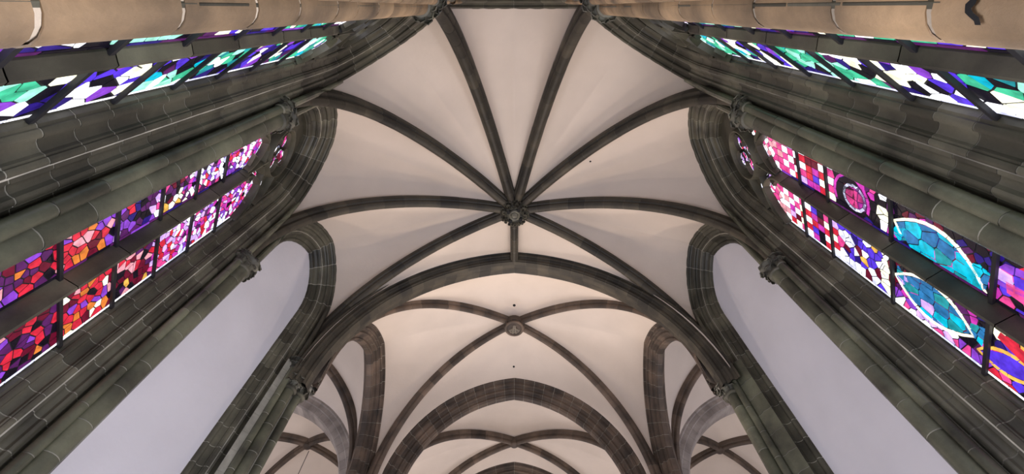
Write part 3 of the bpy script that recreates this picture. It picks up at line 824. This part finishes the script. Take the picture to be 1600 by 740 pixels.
# ------------------------------------------------------------------ nave, first bay
K2 = (0.0, 11.45); ZK2 = 13.95
arch2 = Arch(0.0, .71, 8.67, 4.78, 14.85, 'x')
P2_out = mould((.72, -.50), (.40, -.30), [('f', .10), ('r', .07), ('h', .11), ('f', .03), ('r', .06)], -1)
P2_in = mould((.40, -.30), (0, -.03), [('f', .03), ('h', .12), ('r', .08), ('f', .02), ('h', .11), ('r', .06), ('f', .03)], -1) + [(0, .12)]
P2_near = P2_out + P2_in[1:]
P2_far = [(0, .12), (.02, .2), (.2, .25), (.45, .45), (.62, .5), (.75, .5)]
arch2.build('transverse_arch', 'pointed brown stone arch with fine mouldings at the bottom centre', [(P2_out, -1), (P2_in, -1), (P2_far, -1)], M_BROWN, M_MORTAR, step=.40)
X0 = 5.0
arcade = {}
for sx, lab in ((-1, 'left'), (1, 'right')):
    a = Arch(11.45, .87, 9.3, 3.17, sx * 5.4, 'y'); arcade[sx] = a
    prof_a = mould((.72, -.42), (.38, -.27), [('f', .10), ('r', .06), ('h', .11), ('r', .07)], -1)
    prof_b = mould((.38, -.27), (0, -.03), [('h', .11), ('r', .07), ('f', .03), ('h', .12), ('r', .06), ('f', .03)], -1) + [(0, .15)]
    pa = [(o, d * sx) for o, d in prof_a]; pb_ = [(o, d * sx) for o, d in prof_b]
    fl = -1 if sx > 0 else 1
    a.build('arcade_arch', 'narrow brown moulded stone arch opening to the %s aisle' % lab, [(pa, fl), (pb_, fl), ([(0, .15 * sx), (.3, .3 * sx), (.55, .42 * sx)], fl)], M_BROWN, M_MORTAR, step=.42, t0={-1: 9.9})
nave_ribs = {}
for sx, lab in ((-1, 'left'), (1, 'right')):
    nave_ribs['D', sx] = Rib((sx * 5.15, 8.85), 8.2, K2, ZK2, .5, 2.25)
    nave_ribs['E', sx] = Rib((sx * 4.75, 14.15), 8.0, K2, ZK2, .7, 2.02)
    nave_ribs['D', sx].build('brown rib from the small carved boss up to the wide arch on the %s' % lab, M_BROWN, M_MORTD)
    nave_ribs['E', sx].build('brown rib from the small carved boss down to the pointed arch pier on the %s' % lab, M_BROWN, M_MORTD)
R_ = nave_ribs
cell('ceiling', R_['D', -1], R_['D', 1], lambda sd, f: arch1.W(.38, .62, 8.2)(sd, f), None, None, 'white plaster vault cell just below the wide arch')
cell('ceiling', R_['E', -1], R_['E', 1], lambda sd, f: arch2.W(.62, -.48, 8.2)(sd, f), None, None, 'white plaster vault cell above the pointed brown arch')
for sx, lab in ((-1, 'left'), (1, 'right')):
    cell('ceiling', R_['D', sx], R_['E', sx], (lambda a, sx: lambda sd, f: a.W(.62, -.38 * sx, 8.2)(sd, f))(arcade[sx], sx), None, None, 'white plaster vault cell above the arch to the %s aisle' % lab)

# ------------------------------------------------------------------ nave, second bay
K3 = (0.0, 17.62); ZK3 = 13.1
SMALLR = [(a * .95, h * .9) for a, h in RIBP]
arch3 = Arch(0.0, .71, 8.67, 4.78, 20.4, 'x')
arch3.build('transverse_arch', 'brown stone arch at the far end of the second nave bay', [(P2_near, -1)], M_BROWN, M_MORTAR, step=.9)
r3 = {}
for sx, lab in ((-1, 'left'), (1, 'right')):
    r3['E', sx] = Rib((sx * 4.55, 15.45), 8.6, K3, ZK3, .6, 2.1); r3['F', sx] = Rib((sx * 4.55, 19.8), 8.6, K3, ZK3, .6, 2.1)
    r3['E', sx].build('thin brown rib beyond the pointed arch, rising from its %s side to the crossing' % lab, M_BROWN, M_MORTD, step=.7, tend=1.0)
    r3['F', sx].build('short brown rib beyond the pointed arch, falling to the lower %s' % lab, M_BROWN, M_MORTD, step=.7, tend=1.0)
cell('ceiling', r3['E', -1], r3['E', 1], lambda sd, f: arch2.W(.4, .42, 8.6)(sd, f), None, None, 'plaster vault cell just beyond the pointed brown arch')
cell('ceiling', r3['F', -1], r3['F', 1], lambda sd, f: arch3.W(.5, -.5, 8.6)(sd, f), None, None, 'plaster vault cell at the bottom edge of the picture')
for sx, lab in ((-1, 'left'), (1, 'right')):
    a = Arch(17.62, .87, 9.0, 2.9, sx * 4.95, 'y')
    cell('ceiling', r3['E', sx], r3['F', sx], (lambda a: lambda sd, f: a.W(.1, 0, 8.6)(sd, f))(a), None, None, 'plaster vault cell of the second nave bay on the %s' % lab)

# ------------------------------------------------------------------ aisles
def web4(name, xs, ys, Rs, Ws, label):
    pass
for sx, lab in ((-1, 'left'), (1, 'right')):
    cxa = sx * 9.4
    ga = Arch(cxa, 1.55, 8.1, 5.0, 14.75, 'x')
    face = [(.62, -.30), (.50, -.30), (.46, -.26), (.30, -.26)]
    face2 = [(.30, -.26), (.27, -.22), (.04, -.20), (0, -.16)]
    soff = [(0, -.16), (0, .42)]
    ga.build('aisle_arch', 'pale grey plain stone arch crossing the %s aisle' % lab, [(face, -1), (face2, -1), (soff, -1), ([(0, .42), (.6, .45)], -1)], M_GREYST, M_MORTD, step=.34)
    ka = (cxa, 11.6); zk = 13.55
    ar = {}
    for nm, (px, py) in (('a', (sx * 5.75, 9.0)), ('b', (sx * 5.75, 14.2)), ('c', (sx * 13.05, 14.2)), ('d', (sx * 13.05, 9.0))):
        ar[nm] = Rib((px, py), 8.2, ka, zk, .5, 2.05)
    ar['b'].build('single slim brown rib seen through the arch into the %s aisle' % lab, M_BROWN, M_MORTD, tend=1.0)
    for nm, d_ in (('a', 'near inner'), ('c', 'far outer'), ('d', 'near outer')):
        ar[nm].build('%s rib of the first bay of the %s aisle, mostly hidden by the pier' % (d_, lab), M_BROWN, M_MORTD, step=.9, tend=1.0)
    inner = arcade[sx]; outer = Arch(11.6, .87, 9.3, 3.17, sx * 13.2, 'y'); front = Arch(cxa, 1.55, 8.1, 5.0, 8.6, 'x')
    cell('ceiling', ar['a'], ar['b'], (lambda q, sx: lambda sd, f: q.W(.55, .40 * sx, 8.2)(sd, f))(inner, sx), None, None, 'white aisle vault cell just behind the narrow arch on the %s' % lab)
    cell('ceiling', ar['d'], ar['c'], (lambda q: lambda sd, f: q.W(.1, 0, 8.2)(sd, f))(outer), None, None, 'white aisle vault cell along the outer wall on the %s' % lab)
    A_, B_ = (ar['c'], ar['b']) if sx < 0 else (ar['b'], ar['c'])
    cell('ceiling', A_, B_, (lambda q: lambda sd, f: q.W(.56, -.28, 8.2)(sd, f))(ga), None, None, 'white aisle vault cell above the pale grey arch on the %s' % lab)
    A_, B_ = (ar['d'], ar['a']) if sx < 0 else (ar['a'], ar['d'])
    cell('ceiling', A_, B_, (lambda q: lambda sd, f: q.W(.4, 0, 8.2)(sd, f))(front), None, None, 'white aisle vault cell nearest the choir on the %s' % lab)
    # second aisle bay, the small crossing of four ribs
    kb = (cxa, 17.6 + (.3 if sx > 0 else 0)); zb = 13.0; br = {}
    for nm, (px, py), d_ in (('a', (sx * 5.9, 15.4), 'near inner'), ('b', (sx * 5.9, 20.2), 'far inner'), ('c', (sx * 12.9, 20.2), 'far outer'), ('d', (sx * 12.9, 15.4), 'near outer')):
        br[nm] = Rib((px, py), 8.6, kb, zb, .5, 2.05)
        br[nm].build('thin brown rib under the pale grey arch on the %s, %s of its crossing' % (lab, d_), M_BROWN, M_MORTD, step=.8, tend=1.0)
    a_in = Arch(kb[1], .87, 9.0, 2.9, sx * 5.5, 'y'); a_out = Arch(kb[1], .87, 9.0, 2.9, sx * 13.2, 'y'); gfar = Arch(cxa, 1.55, 8.1, 5.0, 20.6, 'x')
    cell('ceiling', br['a'], br['b'], (lambda q: lambda sd, f: q.W(.1, 0, 8.6)(sd, f))(a_in), None, None, 'inner cell of the vault under the pale grey arch on the %s' % lab)
    cell('ceiling', br['d'], br['c'], (lambda q: lambda sd, f: q.W(.1, 0, 8.6)(sd, f))(a_out), None, None, 'outer cell of the vault under the pale grey arch on the %s' % lab)
    for nearb, q, dd, o_, l_ in ((True, ga, .44, .3, 'near'), (False, gfar, 0, .3, 'far')):
        p_, q_ = ('d', 'a') if nearb else ('c', 'b')
        A_, B_ = (br[p_], br[q_]) if sx < 0 else (br[q_], br[p_])
        cell('ceiling', A_, B_, (lambda q, o_, dd: lambda sd, f: q.W(o_, dd, 8.6)(sd, f))(q, o_, dd), None, None, '%s cell of the vault under the pale grey arch on the %s' % (l_, lab))

# ------------------------------------------------------------------ bosses
def boss(name, c, r, h, label, mt, kind):
    c = Vector(c); root = empty(name, c.to_tuple(), label=label, cat='boss')
    V, F = lathe(c, [(r * .95, .34), (r * .95, .10), (r * .8, .04), (r * .86, -.02), (r * .74, -.06), (r * .5, -.07)], 20); mesh('drum', V, F, mt, root)
    if kind == 'leaf':
        for q in range(8):
            a = 2 * pi * q / 8 + .2; u = Vector((cos(a), sin(a), 0)); w_ = Vector((-sin(a), cos(a), 0))
            mb = MB()
            for k_, (ru, rw, rz_, rr) in enumerate(((.95, 0, -.04, .085), (1.12, .075, .02, .06), (1.12, -.075, .02, .06), (.74, .055, -.12, .045), (.74, -.055, -.12, .045), (1.25, 0, .06, .05))):
                cc = c + u * (r * ru) + w_ * rw * (r / .3) + ZUP * rz_
                mb.add(lathe(cc - ZUP * rr * .8, [(rr * .3, 0), (rr * .85, rr * .35), (rr, rr * .8), (rr * .8, rr * 1.3), (rr * .2, rr * 1.6)], 8))
            mesh('leaf_cluster', mb.V, mb.F, mt, root, smooth=3)
        ring = [(c + Vector((cos(2 * pi * i / 20), sin(2 * pi * i / 20), 0)) * r * .42 - ZUP * .10) for i in range(21)]
        V, F = tube(ring, .045, 8); mesh('carved_ring', V, F, mt, root)
        V, F = lathe(c - ZUP * .16, [(.02, 0), (.10, .02), (.12, .06), (.08, .12)], 10); mesh('centre_bud', V, F, mt, root)
        for q in range(4):
            a = 2 * pi * q / 4 + .6
            V, F = lathe(c + Vector((cos(a) * r * .66, sin(a) * r * .66, -.13)), [(.06, -.05), (.065, .05)], 10); mesh('pierced_hollow', V, F, M_HOLE, root)
    else:
        ring = [(c + Vector((cos(2 * pi * i / 24), sin(2 * pi * i / 24), 0)) * r * .86 - ZUP * .04) for i in range(25)]
        V, F = tube(ring, .05, 8); mesh('carved_ring', V, F, mt, root)
        mb = MB()
        def lump(x, y, rr, s=1.0, up=.1):
            mb.add(lathe(c + Vector((x, y, -up - rr * .6)), [(rr * .25, 0), (rr * .8, rr * .25), (rr, rr * .7), (rr * .9, rr * 1.5)], 10))
        # small carved figure: head, body, two wings, feet
        lump(0, -.13, .065, up=.09); lump(0, -.02, .085); lump(0, .07, .09); lump(-.10, .03, .06); lump(.10, .03, .06)
        lump(-.17, .08, .05, up=.07); lump(.17, .08, .05, up=.07); lump(-.06, .17, .05); lump(.07, .17, .05); lump(-.14, .17, .045, up=.06); lump(.14, .16, .045, up=.06)
        mesh('carved_figure', mb.V, mb.F, stone('pale_carved_stone', (.30, .26, .20), .3, (1, 1, 1), .7), root, smooth=3)
        for q in range(10):
            a = 2 * pi * q / 10
            cc = c + Vector((cos(a), sin(a), 0)) * r * .93 + ZUP * .05
            V, F = lathe(cc - ZUP * .05, [(.02, 0), (.06, .03), (.065, .08), (.03, .12)], 8); mesh('edge_leaf', V, F, mt, root, smooth=3)
    return root
boss('vault_boss', (KEY.x, KEY.y, 12.84), .36, .3, 'large pierced leaf-carved boss where eight dark ribs meet', M_CARVE, 'leaf')
boss('vault_boss', (0, 11.45, 13.86), .40, .3, 'round carved boss with a small figure where four brown ribs meet', M_BROWN, 'figure')
def smallboss(c, label, mt=M_BROWN):
    root = empty('rib_crossing', c, label=label, cat='boss')
    V, F = lathe(c, [(.20, .28), (.20, .04), (.15, -.01), (.05, -.03)], 12); mesh('joint_stone', V, F, mt, root)
smallboss((0, 17.62, 13.08), 'plain joint stone where four thin ribs cross beyond the pointed arch')
smallboss((-9.4, 17.6, 12.98), 'plain joint stone of the rib crossing under the left pale arch')
smallboss((9.4, 17.9, 12.98), 'plain joint stone of the rib crossing under the right pale arch')
V, F = tube([(-9.35, 17.85, 13.0), (-9.35, 17.86, 9.0), (-9.35, 17.86, 5.0)], .014, 6)
mesh('hanging_cord', V, F, M_LEAD, None, label='thin dark cord hanging from the rib crossing in the left aisle', cat='cord')
for (x, y, r, lab) in ((0.0, 10.72, .06, 'small dark hole in the plaster just above the figure boss'),
                       (-.02, 13.9, .045, 'small dark hole in the plaster above the pointed arch apex'),
                       (.0, 17.95, .04, 'tiny dark hole in the plaster beyond the pointed arch'),
                       (2.35, 4.2, .03, 'tiny dark speck in the white vault cell right of the large boss')):
    hit = None
    for o in WEBS:
        bv = BVHTree.FromPolygons([v.co for v in o.data.vertices], [tuple(p.vertices) for p in o.data.polygons])
        h_ = bv.ray_cast(Vector((x, y, 8.0)), ZUP)
        if h_[0] is not None and (hit is None or h_[0].z < hit[0].z): hit = h_
    if hit:
        n_ = hit[1] if hit[1].z < 0 else -hit[1]
        V, F = lathe(hit[0] - n_ * .02, [(r, 0), (r, .026), (r * .6, .030)], 12, n_.normalized()); mesh('rope_hole', V, F, M_HOLE, None, label=lab, cat='hole', group='small dark holes in the vault plaster')

# ------------------------------------------------------------------ free piers D and E
for sx, lab, PP in ((-1, 'left', PL), (1, 'right', PR)):
    c = V2(PP['D']); inw = (KEY - c).normalized()
    root = empty('nave_pier', (c.x, c.y, FL), label='dark green-grey clustered pier carrying the wide arch on the %s' % lab, cat='pier', group='clustered nave piers')
    ox = c.x - sx * 5.42
    body = [(5.62, 7.72), (5.56, 7.80), (5.50, 7.86), (5.47, 7.97), (5.44, 8.00), (5.42, 8.04), (5.40, 8.2), (5.36, 8.24), (5.36, 8.36), (5.39, 8.42), (5.40, 8.52), (5.44, 8.58), (5.46, 8.72), (5.52, 8.78), (5.56, 8.90), (5.66, 8.95), (5.70, 9.12), (5.80, 9.2)]
    def pb(a, b_, t): return Vector((sx * a, b_, FL + t))
    J = [0.0]
    while J[-1] < 9.0: J.append(J[-1] + rnd.uniform(.36, .5))
    J.append(9.78)
    J2 = [0.0] + [q + .2 for q in J[:-1]] + [9.78]
    sweep('pier_face', 'pier_stone', pb, body[:8], J, M_SHAFT, M_MORTAR, root, lambda a, b_: 1, flip=-sx)
    sweep('pier_face', 'pier_stone', pb, body[7:], J2, M_SHAFT, M_MORTAR, root, lambda a, b_: 1, flip=-sx)
    q = c + inw * .03 + Vector((0, 0, 0))
    shaft(root, (q.x, q.y), .13, FL, 7.55, M_SHAFT, M_MORTAR); capital(root, (q.x, q.y), .15, 7.85, .36)
    q = Vector((sx * 5.33, 8.42, 0)); capital(root, (q.x, q.y), .16, 7.95, .36)
    shaft(root, (q.x, q.y), .11, FL, 7.7, M_SHAFT, M_MORTAR, name='nave_shaft')
    q = c + uv(PP['D'], PP['C']) * .22 - inw * .03
    shaft(root, (q.x, q.y), .075, FL, 8.0, M_SHAFT, M_MORTAR, n=14, name='side_shaft'); capital(root, (q.x, q.y), .075, 8.3, .28)
    V, F = tube([(q.x, q.y, 8.3), (q.x, q.y, 9.6), (q.x, q.y - .08, 10.4)], [.07, .065, .04], 10); mesh('springer_roll', V, F, M_DARK, root)
    V, F = lathe((sx * 5.66, 8.42, 0), [(.30, 7.7), (.42, 8.1), (.44, 9.6), (.2, 11)], 8); mesh('pier_core', V, F, M_DARK, root)
    root = empty('nave_pier', (sx * 5.1, 14.85, FL), label='brown clustered pier between the narrow arch and the pointed arch on the %s' % lab, cat='pier', group='clustered nave piers')
    V, F = lathe((sx * 5.15, 14.9, 0), [(.55, FL), (.55, 9.8), (.3, 11)], 8); mesh('pier_core', V, F, M_BROWN, root)
    shaft(root, (sx * 4.72, 14.2), .13, FL, 7.7, M_BROWN, M_MORTAR, name='nave_shaft'); capital(root, (sx * 4.72, 14.2), .13, 8.0, .3, leaves=False)

# ------------------------------------------------------------------ floor and outer walls
V, F = box((0, 11, FL - .1), 30, 27, .2); mesh('floor', V, F, M_FLOOR, None, smooth=0, label='pale stone paved church floor', kind='structure')
for sx, lab in ((-1, 'left'), (1, 'right')):
    V, F = box((sx * 13.55, 16.4, 7.4), .3, 16.3, 18); mesh('wall_aisle_' + lab, V, F, M_WHITE, None, smooth=0, label='white outer wall of the %s aisle' % lab, kind='structure')
    V, F = box((sx * 9.8, 8.25, 5.6), 7.4, .2, 14.4); mesh('wall_choir_' + lab, V, F, M_WHITE, None, smooth=0, label='white wall closing the %s aisle towards the choir' % lab, kind='structure')
V, F = box((0, 24.4, 7.4), 27.4, .3, 18); mesh('wall_back', V, F, M_WHITE, None, smooth=0, label='white far end wall of the nave', kind='structure')
